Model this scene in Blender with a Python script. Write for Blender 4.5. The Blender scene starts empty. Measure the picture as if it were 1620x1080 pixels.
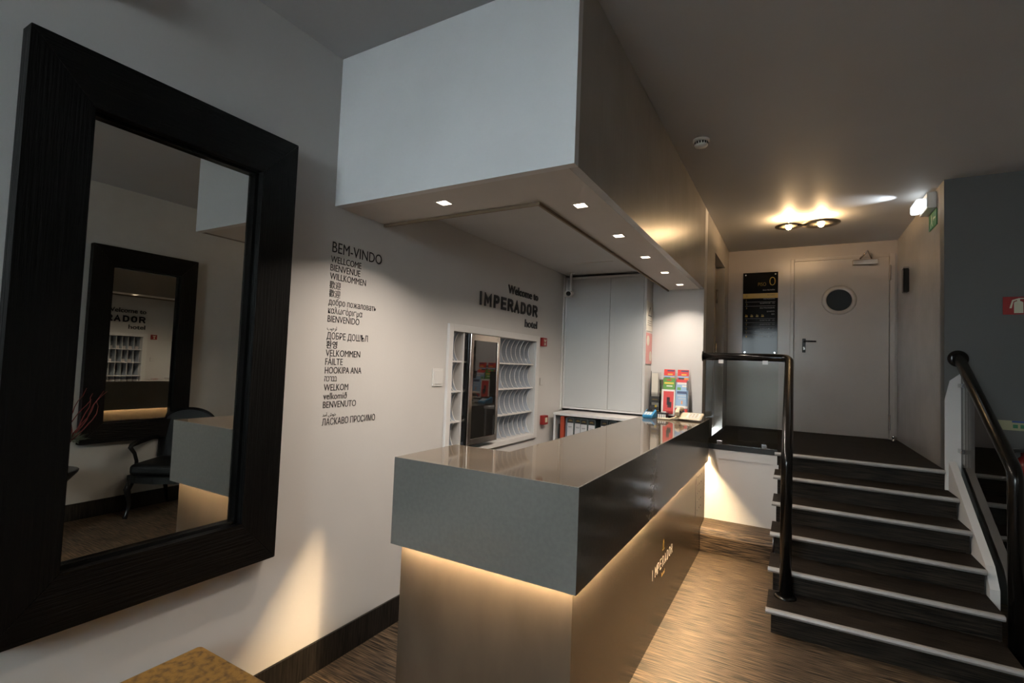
import bpy, bmesh, math, random
from mathutils import Vector, Matrix
random.seed(7)
S = bpy.context.scene
COL = S.collection
R = math.radians

# ------------------------------------------------------------------ camera
def look(yaw, pitch, roll):
    cy, sy, cp, sp = math.cos(yaw), math.sin(yaw), math.cos(pitch), math.sin(pitch)
    fw = Vector((sy*cp, cy*cp, sp)); r = Vector((cy, -sy, 0)); u = r.cross(fw)
    cr, sr = math.cos(roll), math.sin(roll)
    return cr*r+sr*u, -sr*r+cr*u, fw
cr_, cu_, cf_ = look(-.518792606, .0456879519, .0382116931)
cd = bpy.data.cameras.new('camera'); cam = bpy.data.objects.new('camera', cd); COL.objects.link(cam)
M = Matrix.Identity(4)
for i in range(3):
    M[i][0], M[i][1], M[i][2] = cr_[i], cu_[i], -cf_[i]
M.translation = Vector((2.1, 0, 1.6))
cam.matrix_world = M
cd.sensor_fit = 'HORIZONTAL'; cd.sensor_width = 36; cd.lens = 781.1/1620*36; cd.clip_start = .02
S.camera = cam

# ------------------------------------------------------------------ world, light, exposure
W = bpy.data.worlds.new('world'); S.world = W; W.use_nodes = True
bg = W.node_tree.nodes['Background']; bg.inputs[0].default_value = (.87, .935, 1, 1); bg.inputs[1].default_value = 17.0
def light(name, kind, loc, energy, color, rot=(0, 0, 0), size=.1, size_y=None, spread=None, portal=False):
    l = bpy.data.lights.new(name, kind); l.energy = energy; l.color = color
    if kind == 'AREA':
        l.size = size
        if size_y: l.shape = 'RECTANGLE'; l.size_y = size_y
        if spread: l.spread = spread
        if portal: l.cycles.is_portal = True
    elif kind in ('POINT', 'SPOT'): l.shadow_soft_size = size
    o = bpy.data.objects.new(name, l); COL.objects.link(o); o.location = loc; o.rotation_euler = rot
    return o
YF = -3.1                                    # shop-front wall behind the camera
light('window_portal', 'AREA', (.96, YF+.02, 1.615), 1, (1, 1, 1), (R(-90), 0, 0), 1.68, 2.73, portal=True)
WARM = (1, .60, .30); WARM2 = (1, .86, .72)
S.view_settings.view_transform = 'Standard'; S.view_settings.look = 'None'
S.view_settings.gamma = 1; S.view_settings.use_curve_mapping = False
S.view_settings.exposure = .93
S.cycles.use_denoising = True
S.cycles.max_bounces = 10; S.cycles.diffuse_bounces = 5; S.cycles.glossy_bounces = 6
S.cycles.transparent_max_bounces = 12; S.cycles.sample_clamp_indirect = 4
S.cycles.caustics_reflective = False; S.cycles.caustics_refractive = False

# ------------------------------------------------------------------ materials
def mat(name, col, rough=.5, metal=0., noise=0., nscale=(8, 8, 8), bump=0., bscale=(40, 40, 40), col2=None,
        lo=.35, hi=.65, detail=4, emit=None, estr=0, spec=.5, coat=0, rvar=0):
    m = bpy.data.materials.new(name); m.use_nodes = True
    nt = m.node_tree; N = nt.nodes; Lk = nt.links; b = N['Principled BSDF']
    b.inputs['Base Color'].default_value = (*col, 1); b.inputs['Roughness'].default_value = rough
    b.inputs['Metallic'].default_value = metal; b.inputs['Specular IOR Level'].default_value = spec
    b.inputs['Coat Weight'].default_value = coat; b.inputs['Coat Roughness'].default_value = .05
    if emit: b.inputs['Emission Color'].default_value = (*emit, 1); b.inputs['Emission Strength'].default_value = estr
    tc = N.new('ShaderNodeTexCoord')
    def nz(scale, det):
        mp = N.new('ShaderNodeMapping'); mp.inputs['Scale'].default_value = scale
        n = N.new('ShaderNodeTexNoise'); n.inputs['Scale'].default_value = 1; n.inputs['Detail'].default_value = det
        Lk.new(tc.outputs['Object'], mp.inputs['Vector']); Lk.new(mp.outputs[0], n.inputs['Vector']); return n
    n = nz(nscale, detail)
    if col2 is None: col2 = tuple(min(1, c*(1-noise)) for c in col)
    r = N.new('ShaderNodeValToRGB'); r.color_ramp.elements[0].position = lo; r.color_ramp.elements[1].position = hi
    r.color_ramp.elements[0].color = (*col2, 1); r.color_ramp.elements[1].color = (*col, 1)
    Lk.new(n.outputs[0], r.inputs[0]); Lk.new(r.outputs[0], b.inputs['Base Color'])
    if rvar:
        mr = N.new('ShaderNodeMapRange'); mr.inputs[1].default_value = .3; mr.inputs[2].default_value = .7
        mr.inputs[3].default_value = rough-rvar; mr.inputs[4].default_value = rough+rvar
        Lk.new(n.outputs[0], mr.inputs[0]); Lk.new(mr.outputs[0], b.inputs['Roughness'])
    if bump:
        n2 = nz(bscale, 3); bp = N.new('ShaderNodeBump'); bp.inputs['Strength'].default_value = bump
        bp.inputs['Distance'].default_value = .01
        Lk.new(n2.outputs[0], bp.inputs['Height']); Lk.new(bp.outputs[0], b.inputs['Normal'])
    return m
def emat(name, col, s):
    m = mat(name, (0, 0, 0), emit=col, estr=s); return m
m_wall = mat('wall_paint', (.60, .585, .57), .55, noise=.04, nscale=(2, 2, 2), bump=.03, bscale=(60, 60, 60))
m_ceil = mat('ceiling_paint', (.54, .545, .55), .6, noise=.04, nscale=(2, 2, 2), bump=.05, bscale=(70, 70, 70))
m_rwall = mat('grey_wall_paint', (.105, .105, .10), .6, noise=.05, nscale=(2, 2, 2))
m_dado = mat('dark_dado_paint', (.10, .10, .095), .45, noise=.1)
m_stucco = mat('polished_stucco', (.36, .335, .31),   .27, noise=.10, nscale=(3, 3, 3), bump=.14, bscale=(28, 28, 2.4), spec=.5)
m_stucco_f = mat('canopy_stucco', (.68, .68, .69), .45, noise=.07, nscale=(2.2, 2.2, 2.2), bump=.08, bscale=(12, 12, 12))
m_land = mat('landing_gloss_paint', (.37, .32, .28), .28, noise=.05, nscale=(3, 3, 3), bump=.05, bscale=(5, 5, 5))
FD, FL = (.014, .010, .007), (.145, .100, .062)
m_floor = mat('streaked_floor_x', FL, .52, spec=.3, col2=FD, nscale=(6, 150, 150), lo=.43, hi=.62, detail=4, bump=.25, bscale=(6, 170, 170))
m_floor_d = mat('streaked_stair_x', (.034, .025, .018), .6, spec=.15, col2=(.003, .0025, .002), nscale=(6, 170, 170), lo=.38, hi=.66, detail=4, bump=.25, bscale=(6, 170, 170))
m_base = mat('streaked_skirting', (.026, .021, .017), .5, spec=.25, col2=(.003, .0026, .0025), nscale=(120, 120, 8), lo=.36, hi=.72, detail=6)
m_slabtop = mat('polished_top_reflection_tan', (.170, .135, .100), .06, metal=.35, noise=.2, nscale=(5, 5, 5))  # tan tint puts the warm wall's reflection into the top's colour
m_slab = mat('polished_grey_counter', (.245, .235, .212), .17, metal=.3, noise=.09, nscale=(60, 60, 60), bump=.015, bscale=(9, 9, 9))
m_plinth = mat('bronze_plinth_sheet', (.110, .088, .068), .24, metal=.3, noise=.3, nscale=(4, 4, 1.6), bump=.02, bscale=(18, 30, 3))
m_black_oak = mat('black_oak', (.0025, .0023, .0022), .45, spec=.18, noise=.6, nscale=(90, 90, 4), bump=.5, bscale=(120, 120, 5))
m_black_oak_h = mat('black_oak_across', (.0025, .0023, .0022), .45, spec=.18, noise=.6, nscale=(90, 4, 90), bump=.5, bscale=(120, 5, 120))
m_black_gloss = mat('black_gloss', (.006, .006, .006), .15, spec=.35)
m_black_satin = mat('black_satin', (.012, .012, .012), .3)
m_rail = mat('black_rail_paint', (.005, .0045, .004), .2, spec=.3)
m_mirror = mat('mirror_silver', (.62, .61, .57), .0, metal=1)
m_alu = mat('nosing_aluminium', (.36, .35, .335), .45, metal=.2, noise=.08, nscale=(30, 3, 3))
m_chrome = mat('chrome', (.6, .6, .6), .12, metal=1)
m_steel = mat('brushed_steel', (.55, .48, .42), .2, metal=1, noise=.1)
m_white = mat('white_laminate', (.66, .65, .64), .4, noise=.02)
m_whiteg = mat('white_cabinet_door', (.50, .505, .50), .38, noise=.03, nscale=(3, 3, 3))
m_plastic = mat('white_plastic', (.7, .69, .66), .35)
m_acryl = mat('divider_face_shaded', (.50, .56, .64), .4, noise=.03)  # bluish face colour carries the shading behind the bright divider edges
m_ink = mat('black_lettering', (.012, .012, .014), .4)
m_gold = mat('gold_print', (.42, .26, .03), .4)
m_goldband = mat('gold_band', (.40, .25, .02), .4)
m_paleprint = mat('pale_print', (.30, .28, .27), .5)
m_silverprint = mat('silver_print', (.75, .70, .66), .35)
m_red = mat('safety_red', (.26, .012, .01), .35)
m_reddk = mat('extinguisher_red', (.25, .012, .01), .25)
m_pict = mat('luminous_pictogram', (.60, .60, .45), .5)
m_green = mat('exit_green', (.03, .16, .07), .4)
m_beige = mat('beige_phone', (.66, .56, .40), .4)
m_blue = mat('blue_terminal', (.06, .32, .58), .35)
m_rubber = mat('dark_rubber', (.02, .02, .02), .6)
m_pink = mat('pink_notice', (.55, .24, .22), .4)
m_paper = mat('notice_paper', (.62, .58, .50), .6)
m_binder = mat('green_grey_binder', (.07, .10, .10), .5, noise=.1)
m_label_w = mat('binder_label', (.55, .54, .55), .6)
m_fabric = mat('ochre_velvet', (.25, .125, .020), .75, col2=(.09, .042, .009), nscale=(38, 38, 38), lo=.30, hi=.55, detail=8, bump=.3, bscale=(150, 150, 150))
m_fabric_s = mat('ochre_piping', (.22, .11, .03), .8, noise=.2)
m_chair = mat('black_leather', (.004, .004, .004), .5, spec=.2)
m_twig = mat('red_twig', (.13, .01, .008), .5)
m_leaf = mat('grey_green_leaf', (.16, .20, .14), .6)
m_disc = mat('brass_disc', (.30, .24, .17), .45, metal=.4)
def glass_mat(name, tint=(.93, .96, .95), base=.03):
    m = bpy.data.materials.new(name); m.use_nodes = True; nt = m.node_tree; N = nt.nodes; L = nt.links
    N.remove(N['Principled BSDF']); out = N['Material Output']
    t = N.new('ShaderNodeBsdfTransparent'); t.inputs[0].default_value = (*tint, 1)
    g = N.new('ShaderNodeBsdfGlossy'); g.inputs['Roughness'].default_value = .0
    f = N.new('ShaderNodeFresnel'); f.inputs[0].default_value = 1.5
    x = N.new('ShaderNodeMixShader'); L.new(f.outputs[0], x.inputs[0]); L.new(t.outputs[0], x.inputs[1]); L.new(g.outputs[0], x.inputs[2])
    L.new(x.outputs[0], out.inputs[0]); return m
m_glass = glass_mat('clear_glass')
m_acr = glass_mat('clear_acrylic', (.96, .96, .96))
m_porthole = mat('porthole_dark_glass', (.025, .03, .035), .05)
m_screen = mat('dark_glass', (.012, .011, .010), .03)
m_led = emat('led_strip', (1, .71, .40), 300)
m_down = emat('downlight_glow', (1, .82, .62), 14)
m_bulb = emat('bulb_glow', (1, .72, .38), 40)
m_emer = emat('emergency_tube', (.85, .95, 1), 1.2)

# ------------------------------------------------------------------ mesh building
class MB:
    def __init__(s): s.bm = bmesh.new()
    def box(s, x0, x1, y0, y1, z0, z1, bev=0, seg=2, m=None):
        vs = [s.bm.verts.new((x, y, z)) for z in (z0, z1) for y in (y0, y1) for x in (x0, x1)]
        fs = [s.bm.faces.new([vs[i] for i in f]) for f in ((0, 2, 3, 1), (4, 5, 7, 6), (0, 1, 5, 4), (2, 6, 7, 3), (0, 4, 6, 2), (1, 3, 7, 5))]
        if bev:
            es = list({e for f in fs for e in f.edges})
            r = bmesh.ops.bevel(s.bm, geom=es, offset=bev, segments=seg, affect='EDGES', profile=.5)
            vs = list({v for f in r['faces'] for v in f.verts} | {v for v in vs if v.is_valid})
        if m is not None: bmesh.ops.transform(s.bm, matrix=m, verts=[v for v in vs if v.is_valid])
        return s
    def tube(s, pts, r, n=12, caps=True):
        pts = [Vector(p) for p in pts]; rr = r if isinstance(r, (list, tuple)) else [r]*len(pts)
        rings = []; prev = None
        for i, p in enumerate(pts):
            if i == 0: d = pts[1]-p
            elif i == len(pts)-1: d = p-pts[i-1]
            else: d = (p-pts[i-1]).normalized()+(pts[i+1]-p).normalized()
            d.normalize()
            if prev is None:
                a = Vector((0, 0, 1)) if abs(d.z) < .9 else Vector((1, 0, 0)); u = d.cross(a).normalized()
            else: u = (prev-d*prev.dot(d)).normalized()
            prev = u; v = d.cross(u)
            rings.append([s.bm.verts.new(p+(u*math.cos(2*math.pi*k/n)+v*math.sin(2*math.pi*k/n))*rr[i]) for k in range(n)])
        for a, b in zip(rings, rings[1:]):
            for k in range(n):
                f = s.bm.faces.new((a[k], a[(k+1) % n], b[(k+1) % n], b[k])); f.smooth = True
        if caps: s.bm.faces.new(rings[0][::-1]); s.bm.faces.new(rings[-1])
        return s
    def lathe(s, prof, c=(0, 0, 0), n=32, axis='Z', smooth=True):
        c = Vector(c); rings = []
        for r, h in prof:
            ring = []
            for k in range(n):
                a = 2*math.pi*k/n; x, y = max(r, 1e-4)*math.cos(a), max(r, 1e-4)*math.sin(a)
                v = {'Z': (x, y, h), 'Y': (x, h, -y), 'X': (h, x, y)}[axis]
                ring.append(s.bm.verts.new(c+Vector(v)))
            rings.append(ring)
        for a, b in zip(rings, rings[1:]):
            for k in range(n):
                f = s.bm.faces.new((a[k], a[(k+1) % n], b[(k+1) % n], b[k])); f.smooth = smooth
        s.bm.faces.new(rings[0][::-1]); s.bm.faces.new(rings[-1])
        return s
    def prism(s, poly, a0, a1, axis='X'):
        """polygon extruded: axis X takes (y,z) points, Y takes (x,z), Z takes (x,y)"""
        def P(p, a): return {'X': (a, p[0], p[1]), 'Y': (p[0], a, p[1]), 'Z': (p[0], p[1], a)}[axis]
        A = [s.bm.verts.new(P(p, a0)) for p in poly]; B = [s.bm.verts.new(P(p, a1)) for p in poly]
        s.bm.faces.new(A[::-1]); s.bm.faces.new(B)
        for i in range(len(poly)):
            j = (i+1) % len(poly); s.bm.faces.new((A[i], A[j], B[j], B[i]))
        return s
    def ball(s, c, r, sc=(1, 1, 1), seg=16):
        m = Matrix.Translation(c) @ Matrix.Diagonal((*[r*k for k in sc], 1))
        q = bmesh.ops.create_uvsphere(s.bm, u_segments=seg, v_segments=seg//2+2, radius=1, matrix=m)
        for v in q['verts']:
            for f in v.link_faces: f.smooth = True
        return s
def tag(o, label=None, cat=None, group=None, kind=None):
    if label: o['label'] = label
    if cat: o['category'] = cat
    if group: o['group'] = group
    if kind: o['kind'] = kind
    return o
def thing(name, loc, label, cat, group=None):
    o = bpy.data.objects.new(name, None); COL.objects.link(o); o.location = loc; o.empty_display_size = .05
    return tag(o, label, cat, group)
def wloc(o):
    v = Vector((0, 0, 0))
    while o: v += o.location; o = o.parent
    return v
def obj(name, mb, m, parent=None, loc=None):
    """link one mesh; vertices are given in room coordinates"""
    bm = mb.bm; bmesh.ops.recalc_face_normals(bm, faces=bm.faces)
    if parent is not None: off = wloc(parent)+(Vector(loc)-wloc(parent) if loc else Vector((0, 0, 0)))
    else: off = Vector(loc) if loc else Vector((0, 0, 0))
    bmesh.ops.translate(bm, verts=bm.verts, vec=-off)
    me = bpy.data.meshes.new(name); bm.to_mesh(me); bm.free(); me.materials.append(m)
    o = bpy.data.objects.new(name, me); COL.objects.link(o)
    if parent is not None:
        o.parent = parent; o.location = off-wloc(parent)
    else: o.location = off
    return o
def struct(name, mb, m, parent=None, label=None):
    o = obj(name, mb, m, parent)
    if parent is None: o['kind'] = 'structure'
    if label: o['label'] = label
    return o
def dup(root, loc, label=None, group=None):
    r = root.copy(); COL.objects.link(r); r.location = loc
    if label: r['label'] = label
    if group: r['group'] = group
    for ch in list(root.children):
        c = ch.copy(); COL.objects.link(c); c.parent = r
        for g in list(ch.children):
            d = g.copy(); COL.objects.link(d); d.parent = c
    return r
# lettering -------------------------------------------------
def glyphs(s, bold=0., extrude=.001, space=1.):
    cu = bpy.data.curves.new('t', 'FONT'); cu.body = s; cu.size = 1; cu.offset = bold; cu.space_character = space
    cu.resolution_u = 3
    o = bpy.data.objects.new('t', cu); COL.objects.link(o)
    bpy.context.view_layer.update()
    dg = bpy.context.evaluated_depsgraph_get(); me = bpy.data.meshes.new_from_object(o.evaluated_get(dg))
    bpy.data.objects.remove(o); bpy.data.curves.remove(cu)
    return me
CAP = None
def text(name, s, plane, at, z0, w=None, h=.03, m=None, parent=None, bold=0., depth=.002, align='L', fit_h=False, space=1., sx=1.):
    """plane 'X': on a wall facing +X at x=at[0], runs along +Y from at[1]; plane 'Y': facing -Y at y=at[1], runs along +X from at[0]"""
    global CAP
    if CAP is None:
        me = glyphs('H'); CAP = max(v.co.y for v in me.vertices); bpy.data.meshes.remove(me)
    me = glyphs(s, bold, space=space)
    xs = [v.co.x for v in me.vertices]; ys = [v.co.y for v in me.vertices]
    if not xs: return None
    x0, x1, y0, y1 = min(xs), max(xs), min(ys), max(ys)
    ky = h/(y1-y0) if fit_h else h/CAP
    kx = (w/(x1-x0)) if w else ky*sx
    yo = y0 if fit_h else 0
    bm = bmesh.new(); bm.from_mesh(me); bpy.data.meshes.remove(me)
    g = bmesh.ops.extrude_face_region(bm, geom=bm.faces[:])
    top = [v for v in g['geom'] if isinstance(v, bmesh.types.BMVert)]
    for v in top: v.co.z += 1
    W_ = (x1-x0)*kx
    for v in bm.verts:
        a, b, c = (v.co.x-x0)*kx, (v.co.y-yo)*ky, v.co.z*depth
        if align == 'R': a -= W_
        if plane == 'X': v.co = Vector((at[0]+c, at[1]+a, z0+b))
        elif plane == 'Y': v.co = Vector((at[0]+a, at[1]-c, z0+b))
    mb = MB(); mb.bm.free(); mb.bm = bm
    return obj(name, mb, m, parent)

CZ = 3.185
# ================================================================== ROOM SHELL
struct('floor', MB().box(-.2, 3.9, YF, 5.0, -.1, 0), m_floor)
struct('ceiling', MB().box(-.2, 3.9, YF-.2, 7.2, CZ, CZ+.15), m_ceil)
# left wall with the niche of the key rack cut out
KY0, KY1, KZ0, KZ1 = 2.80, 4.115, .96, 1.825
struct('wall_left', MB().box(-.2, 0, YF, KY0, 0, CZ).box(-.2, 0, KY1, 5.15, 0, CZ).box(-.2, 0, KY0, KY1, 0, KZ0)
       .box(-.2, 0, KY0, KY1, KZ1, CZ), m_wall)
struct('baseboard_left', MB().box(0, .012, YF, 4.7, 0, .155, .002), m_base)
struct('wall_back', MB().box(0, 1.35, 5.0, 5.15, 0, CZ), m_wall)
struct('wall_right', MB().box(3.7, 3.9, YF, 5.0, 0, CZ), mat('opposite_wall_paint', (.42, .41, .39), .55, noise=.04))
struct('baseboard_right', MB().box(3.688, 3.7, YF, 5.0, 0, .155, .002), m_base)
struct('wall_stair', MB().box(3.12, 3.9, 5.0, 5.12, 0, CZ), m_rwall)
struct('trim_1', MB().box(3.31, 3.70, 4.985, 5.0, 0, 1.124), m_dado)
# shop-front wall behind the camera with its window
WX0, WX1, WZ0, WZ1 = .12, 1.80, .25, 2.98
struct('wall_front', MB().box(-.2, WX0, YF-.2, YF, 0, CZ).box(WX1, 3.9, YF-.2, YF, 0, CZ).box(WX0, WX1, YF-.2, YF, 0, WZ0)
       .box(WX0, WX1, YF-.2, YF, WZ1, CZ), m_wall)
wf = MB()
wf.box(WX0, WX0+.05, YF-.12, YF-.06, WZ0, WZ1).box(WX1-.05, WX1, YF-.12, YF-.06, WZ0, WZ1).box(WX0+.05, WX1-.05, YF-.12, YF-.06, WZ0, WZ0+.05)
wf.box(WX0+.05, WX1-.05, YF-.12, YF-.06, WZ1-.05, WZ1).box(0.935, 0.985, YF-.12, YF-.06, WZ0+.05, WZ1-.05)
w1 = struct('window_1', wf, m_black_satin)
struct('pane', MB().box(WX0+.05, 0.935, YF-.095, YF-.085, WZ0+.05, WZ1-.05), m_glass, w1)
struct('pane', MB().box(0.985, WX1-.05, YF-.095, YF-.085, WZ0+.05, WZ1-.05), m_glass, w1)
struct('trim_2', MB().box(-4, 7, -7.5, YF-.2, -.25, -.05), m_wall, label='stone pavement outside the shop front, made pale to bounce light to the ceiling')  # unseen pavement, made pale to throw daylight up to the ceiling
def car(x, y, label, m):  # outside vans added; roof raised so the grey one blocks the glass reflection
    t = thing('added_van', (x, y, -.05), label, 'van')
    z = -.05
    pr = [(-2.0, .16), (-2.05, .65), (-1.95, .85), (-1.0, .95), (-.75, 2.02), (1.7, 2.04), (2.0, 1.20), (1.95, .92), (2.05, .6), (2.0, .16)]
    obj('body', MB().prism([(x+a, z+b) for a, b in pr], y-.78, y+.78, 'Y'), m, t)
    g = [(-.85, .97), (-.62, 1.80), (.12, 1.82), (.12, .99)]; g2 = [(.18, .99), (.18, 1.82), (1.5, 1.82), (1.6, 1.06)]
    for q in (g, g2): obj('side_window', MB().prism([(x+a, z+b) for a, b in q], y+.78, y+.785, 'Y'), m_screen, t)
    for a in (-1.3, 1.3):
        for yy_ in (y-.74, y+.60): obj('wheel', MB().lathe([(.20, 0), (.31, .01), (.31, .17), (.20, .18)], (x+a, yy_, z+.31), 24, 'Y'), m_rubber, t)
car(.75, -5.4, 'dark grey van added outside to block the bright street reflected in the railing glass', mat('added_van_grey', (.05, .05, .055), .2, metal=.5))
car(5.3, -5.5, 'silver van added outside to the right, behind the camera', mat('added_van_silver', (.35, .35, .36), .25, metal=.7))

# landing block
struct('floor_landing', MB().box(1.35, 3.12, 5.0, 7.0, .80, .915), m_floor_d)
struct('wall_landing_front', MB().box(1.35, 2.0, 5.0, 5.08, 0, .80), m_wall)
struct('trim_3', MB().box(1.36, 1.985, 4.985, 5.0, .882, .93, .003), m_black_satin)
struct('trim_4', MB().box(1.36, 1.985, 4.992, 5.0, .80, .882), m_wall)
DY0, DY1, DZ1 = 5.70, 6.585, 2.90
struct('wall_landing_left', MB().box(1.20, 1.35, 5.15, DY0, 0, CZ).box(1.20, 1.35, DY1, 7.0, 0, CZ).box(1.20, 1.35, DY0, DY1, DZ1, CZ).box(1.20, 1.35, DY0, DY1, 0, .80), m_stucco)
d2 = struct('door_2', MB().box(1.215, 1.255, DY0, DY1, .92, DZ1), m_land)
obj('hinge', MB().tube([(1.265, DY1-.03, 1.75), (1.265, DY1-.03, 1.95)], .012, 8), m_steel, d2)
obj('hinge', MB().tube([(1.265, DY1-.03, 2.45), (1.265, DY1-.03, 2.62)], .012, 8), m_steel, d2)
struct('wall_landing_right', MB().box(3.12, 3.25, 5.12, 7.0, 0, CZ), m_stucco)
# back wall of the landing with its service door
struct('wall_landing_back', MB().box(1.2, 3.25, 7.0, 7.2, 0, CZ), m_land)
dr = MB().box(2.06, 2.10, 6.975, 7.0, .915, 3.03, .004).box(3.045, 3.10, 6.975, 7.0, .915, 3.03, .004).box(2.10, 3.045, 6.975, 7.0, 2.995, 3.03, .004)
d1 = struct('door_1', dr, m_land)
# leaf with a round hole
def ring_face(mb, x0, x1, z0, z1, cx, cz, r, y0, y1, n=40):
    bm = mb.bm
    for y, flip in ((y0, False), (y1, True)):
        inner = []; outer = []
        for k in range(n):
            a = 2*math.pi*k/n; c, s_ = math.cos(a), math.sin(a)
            inner.append(bm.verts.new((cx+r*c, y, cz+r*s_)))
            t = min(((x1-cx)/c if c > 1e-6 else (x0-cx)/c if c < -1e-6 else 1e9), ((z1-cz)/s_ if s_ > 1e-6 else (z0-cz)/s_ if s_ < -1e-6 else 1e9))
            outer.append(bm.verts.new((cx+t*c, y, cz+t*s_)))
        corners = [(x1, z1), (x0, z1), (x0, z0), (x1, z0)]
        for k in range(n):
            j = (k+1) % n; A, B = outer[k], outer[j]
            extra = []
            for X, Z in corners:
                if (abs(A.co.x-X) < 1e-5 and abs(B.co.z-Z) < 1e-5 and abs(A.co.z-Z) > 1e-5 and abs(B.co.x-X) > 1e-5) or \
                   (abs(A.co.z-Z) < 1e-5 and abs(B.co.x-X) < 1e-5 and abs(A.co.x-X) > 1e-5 and abs(B.co.z-Z) > 1e-5):
                    extra = [bm.verts.new((X, y, Z))]
            bm.faces.new([inner[k], A]+extra+[B, inner[j]])
        if not flip: I0 = inner
        else:
            for k in range(n): bm.faces.new((I0[k], I0[(k+1) % n], inner[(k+1) % n], inner[k]))
    mb.box(x0, x0+.002, y0, y1, z0, z1).box(x1-.002, x1, y0, y1, z0, z1)
    return mb
leaf = obj('door_leaf', ring_face(MB(), 2.105, 3.04, .922, 2.992, 2.563, 2.505, .13, 6.968, 6.995), m_land, d1)
def annulus(cx, cz, prof, n=40):
    mb = MB(); bm = mb.bm; rings = []
    for r, y in prof: rings.append([bm.verts.new((cx+r*math.cos(2*math.pi*k/n), y, cz+r*math.sin(2*math.pi*k/n))) for k in range(n)])
    for a, b in zip(rings, rings[1:]+rings[:1]):
        for k in range(n): f = bm.faces.new((a[k], a[(k+1) % n], b[(k+1) % n], b[k])); f.smooth = True
    return mb
obj('porthole_ring', annulus(2.563, 2.505, [(.128, 6.99), (.128, 6.960), (.140, 6.956), (.168, 6.960), (.175, 6.967), (.17, 6.972)]), m_land, d1)
obj('porthole_pane', MB().lathe([(.129, 6.982), (.129, 6.986)], (2.563, 0, 2.505), 40, 'Y', False), m_porthole, d1)
hd = obj('door_handle', MB().box(2.192, 2.228, 6.955, 6.968, 1.875, 2.045, .005).tube([(2.21, 6.955, 2.01), (2.21, 6.905, 2.01), (2.225, 6.90, 2.01), (2.335, 6.90, 2.008)], .010, 10), m_black_gloss, d1)
obj('key_cylinder', MB().box(2.202, 2.218, 6.950, 6.9545, 1.905, 1.945, .002), m_chrome, hd)
cl = obj('door_closer', MB().box(2.69, 2.935, 6.92, 6.968, 2.905, 2.965, .006), m_steel, d1)
obj('closer_arm', MB().tube([(2.76, 6.925, 2.975), (2.83, 6.89, 3.06), (2.875, 6.96, 2.98)], .009, 8), m_steel, cl)
for z in (1.02, 2.72):
    obj('hinge', MB().tube([(3.045, 6.96, z), (3.045, 6.96, z+.17)], .011, 8), m_land, d1)
tag(obj('door_stop', MB().lathe([(.022, .915), (.022, .925), (.012, .93), (.012, .955), (.018, .96), (.018, .972), (.004, .975)], (3.06, 6.80, 0), 16), m_chrome, loc=(3.06, 6.80, .915)), 'small chrome door stop on the dark landing floor beside the white door', 'door stop')

# ================================================================== CANOPY
CB = 2.392
cn = thing('reception_canopy', (0, 1.75, CB), 'big grey plastered bulkhead hanging from the ceiling above the reception counter', 'canopy')
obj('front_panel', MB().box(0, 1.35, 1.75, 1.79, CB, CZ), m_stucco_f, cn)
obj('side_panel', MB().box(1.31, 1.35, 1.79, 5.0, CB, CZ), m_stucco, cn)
# soffit ring with square holes for the downlights
DL = [(.574, 1.935)]+[(1.183, y) for y in (2.236, 2.849, 3.465, 4.074, 4.69)]
def soffit():
    mb = MB(); hs = .036
    def strip(x0, x1, y0, y1, holes):
        xs = sorted({x0, x1}|{h[0]-hs for h in holes}|{h[0]+hs for h in holes})
        ys = sorted({y0, y1}|{h[1]-hs for h in holes}|{h[1]+hs for h in holes})
        for xa, xb in zip(xs, xs[1:]):
            for ya, yb in zip(ys, ys[1:]):
                c = ((xa+xb)/2, (ya+yb)/2)
                if any(abs(c[0]-h[0]) < hs and abs(c[1]-h[1]) < hs for h in holes): continue
                mb.box(xa, xb, ya, yb, CB, CB+.03)
    strip(.0, 1.021, 1.79, 2.117, DL[:1]); strip(1.021, 1.31, 1.79, 5.0, DL[1:])
    return mb
m_soff = mat('soffit_paint', (.56, .535, .51), .5, noise=.03)
obj('soffit', soffit(), m_soff, cn)
obj('recess_lip', MB().box(0, 1.041, 2.097, 2.117, CB+.03, 2.556).box(1.021, 1.041, 2.117, 5.0, CB+.03, 2.556), m_soff, cn)
obj('recess_shadow_strip', MB().box(0, 1.021, 2.106, 2.118, CB-.016, CB-.0005).box(1.009, 1.021, 2.118, 4.99, CB-.016, CB-.0005), mat('brown_shadow_strip', (.20, .14, .085), .5), cn)  # brown strip added for the shadow band along the recess opening
obj('recess_ceiling', MB().box(0, 1.021, 2.117, 5.0, 2.556, 2.60), m_ceil, cn)
obj('linear_diffuser', MB().box(.295, .69, 4.235, 4.245, 2.551, 2.556), m_plastic, cn)
dlp = None
names = ['square recessed downlight in the canopy front, alone left of the row', 'square recessed downlight at the canopy front right corner', 'second downlight back from the canopy front corner',
         'third downlight back from the canopy front corner', 'fourth downlight back from the canopy front corner', 'last downlight of the canopy row, above the brochures']
for i, (x, y) in enumerate(DL):
    if dlp is None:
        dlp = thing('downlight', (x, y, CB), names[0], 'ceiling light', 'square downlights in the canopy underside')
        h = .036; t = .008
        obj('frame', MB().box(x-h, x+h, y-h, y-h+t, CB-.002, CB+.03).box(x-h, x+h, y+h-t, y+h, CB-.002, CB+.03).box(x-h, x-h+t, y-h+t, y+h-t, CB-.002, CB+.03).box(x+h-t, x+h, y-h+t, y+h-t, CB-.002, CB+.03), m_white, dlp)
        obj('lamp', MB().box(x-h+t, x+h-t, y-h+t, y+h-t, CB+.012, CB+.016), m_down, dlp)
    else: dup(dlp, (x, y, CB), names[i])
    light('downlight_beam', 'AREA', (x, y, CB-.004), (4.5, 5, 5, 4.5, 4.0, 2.6)[i], WARM2, size=.05, spread=R((130, 150, 150, 150, 150, 115)[i]))

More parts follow.
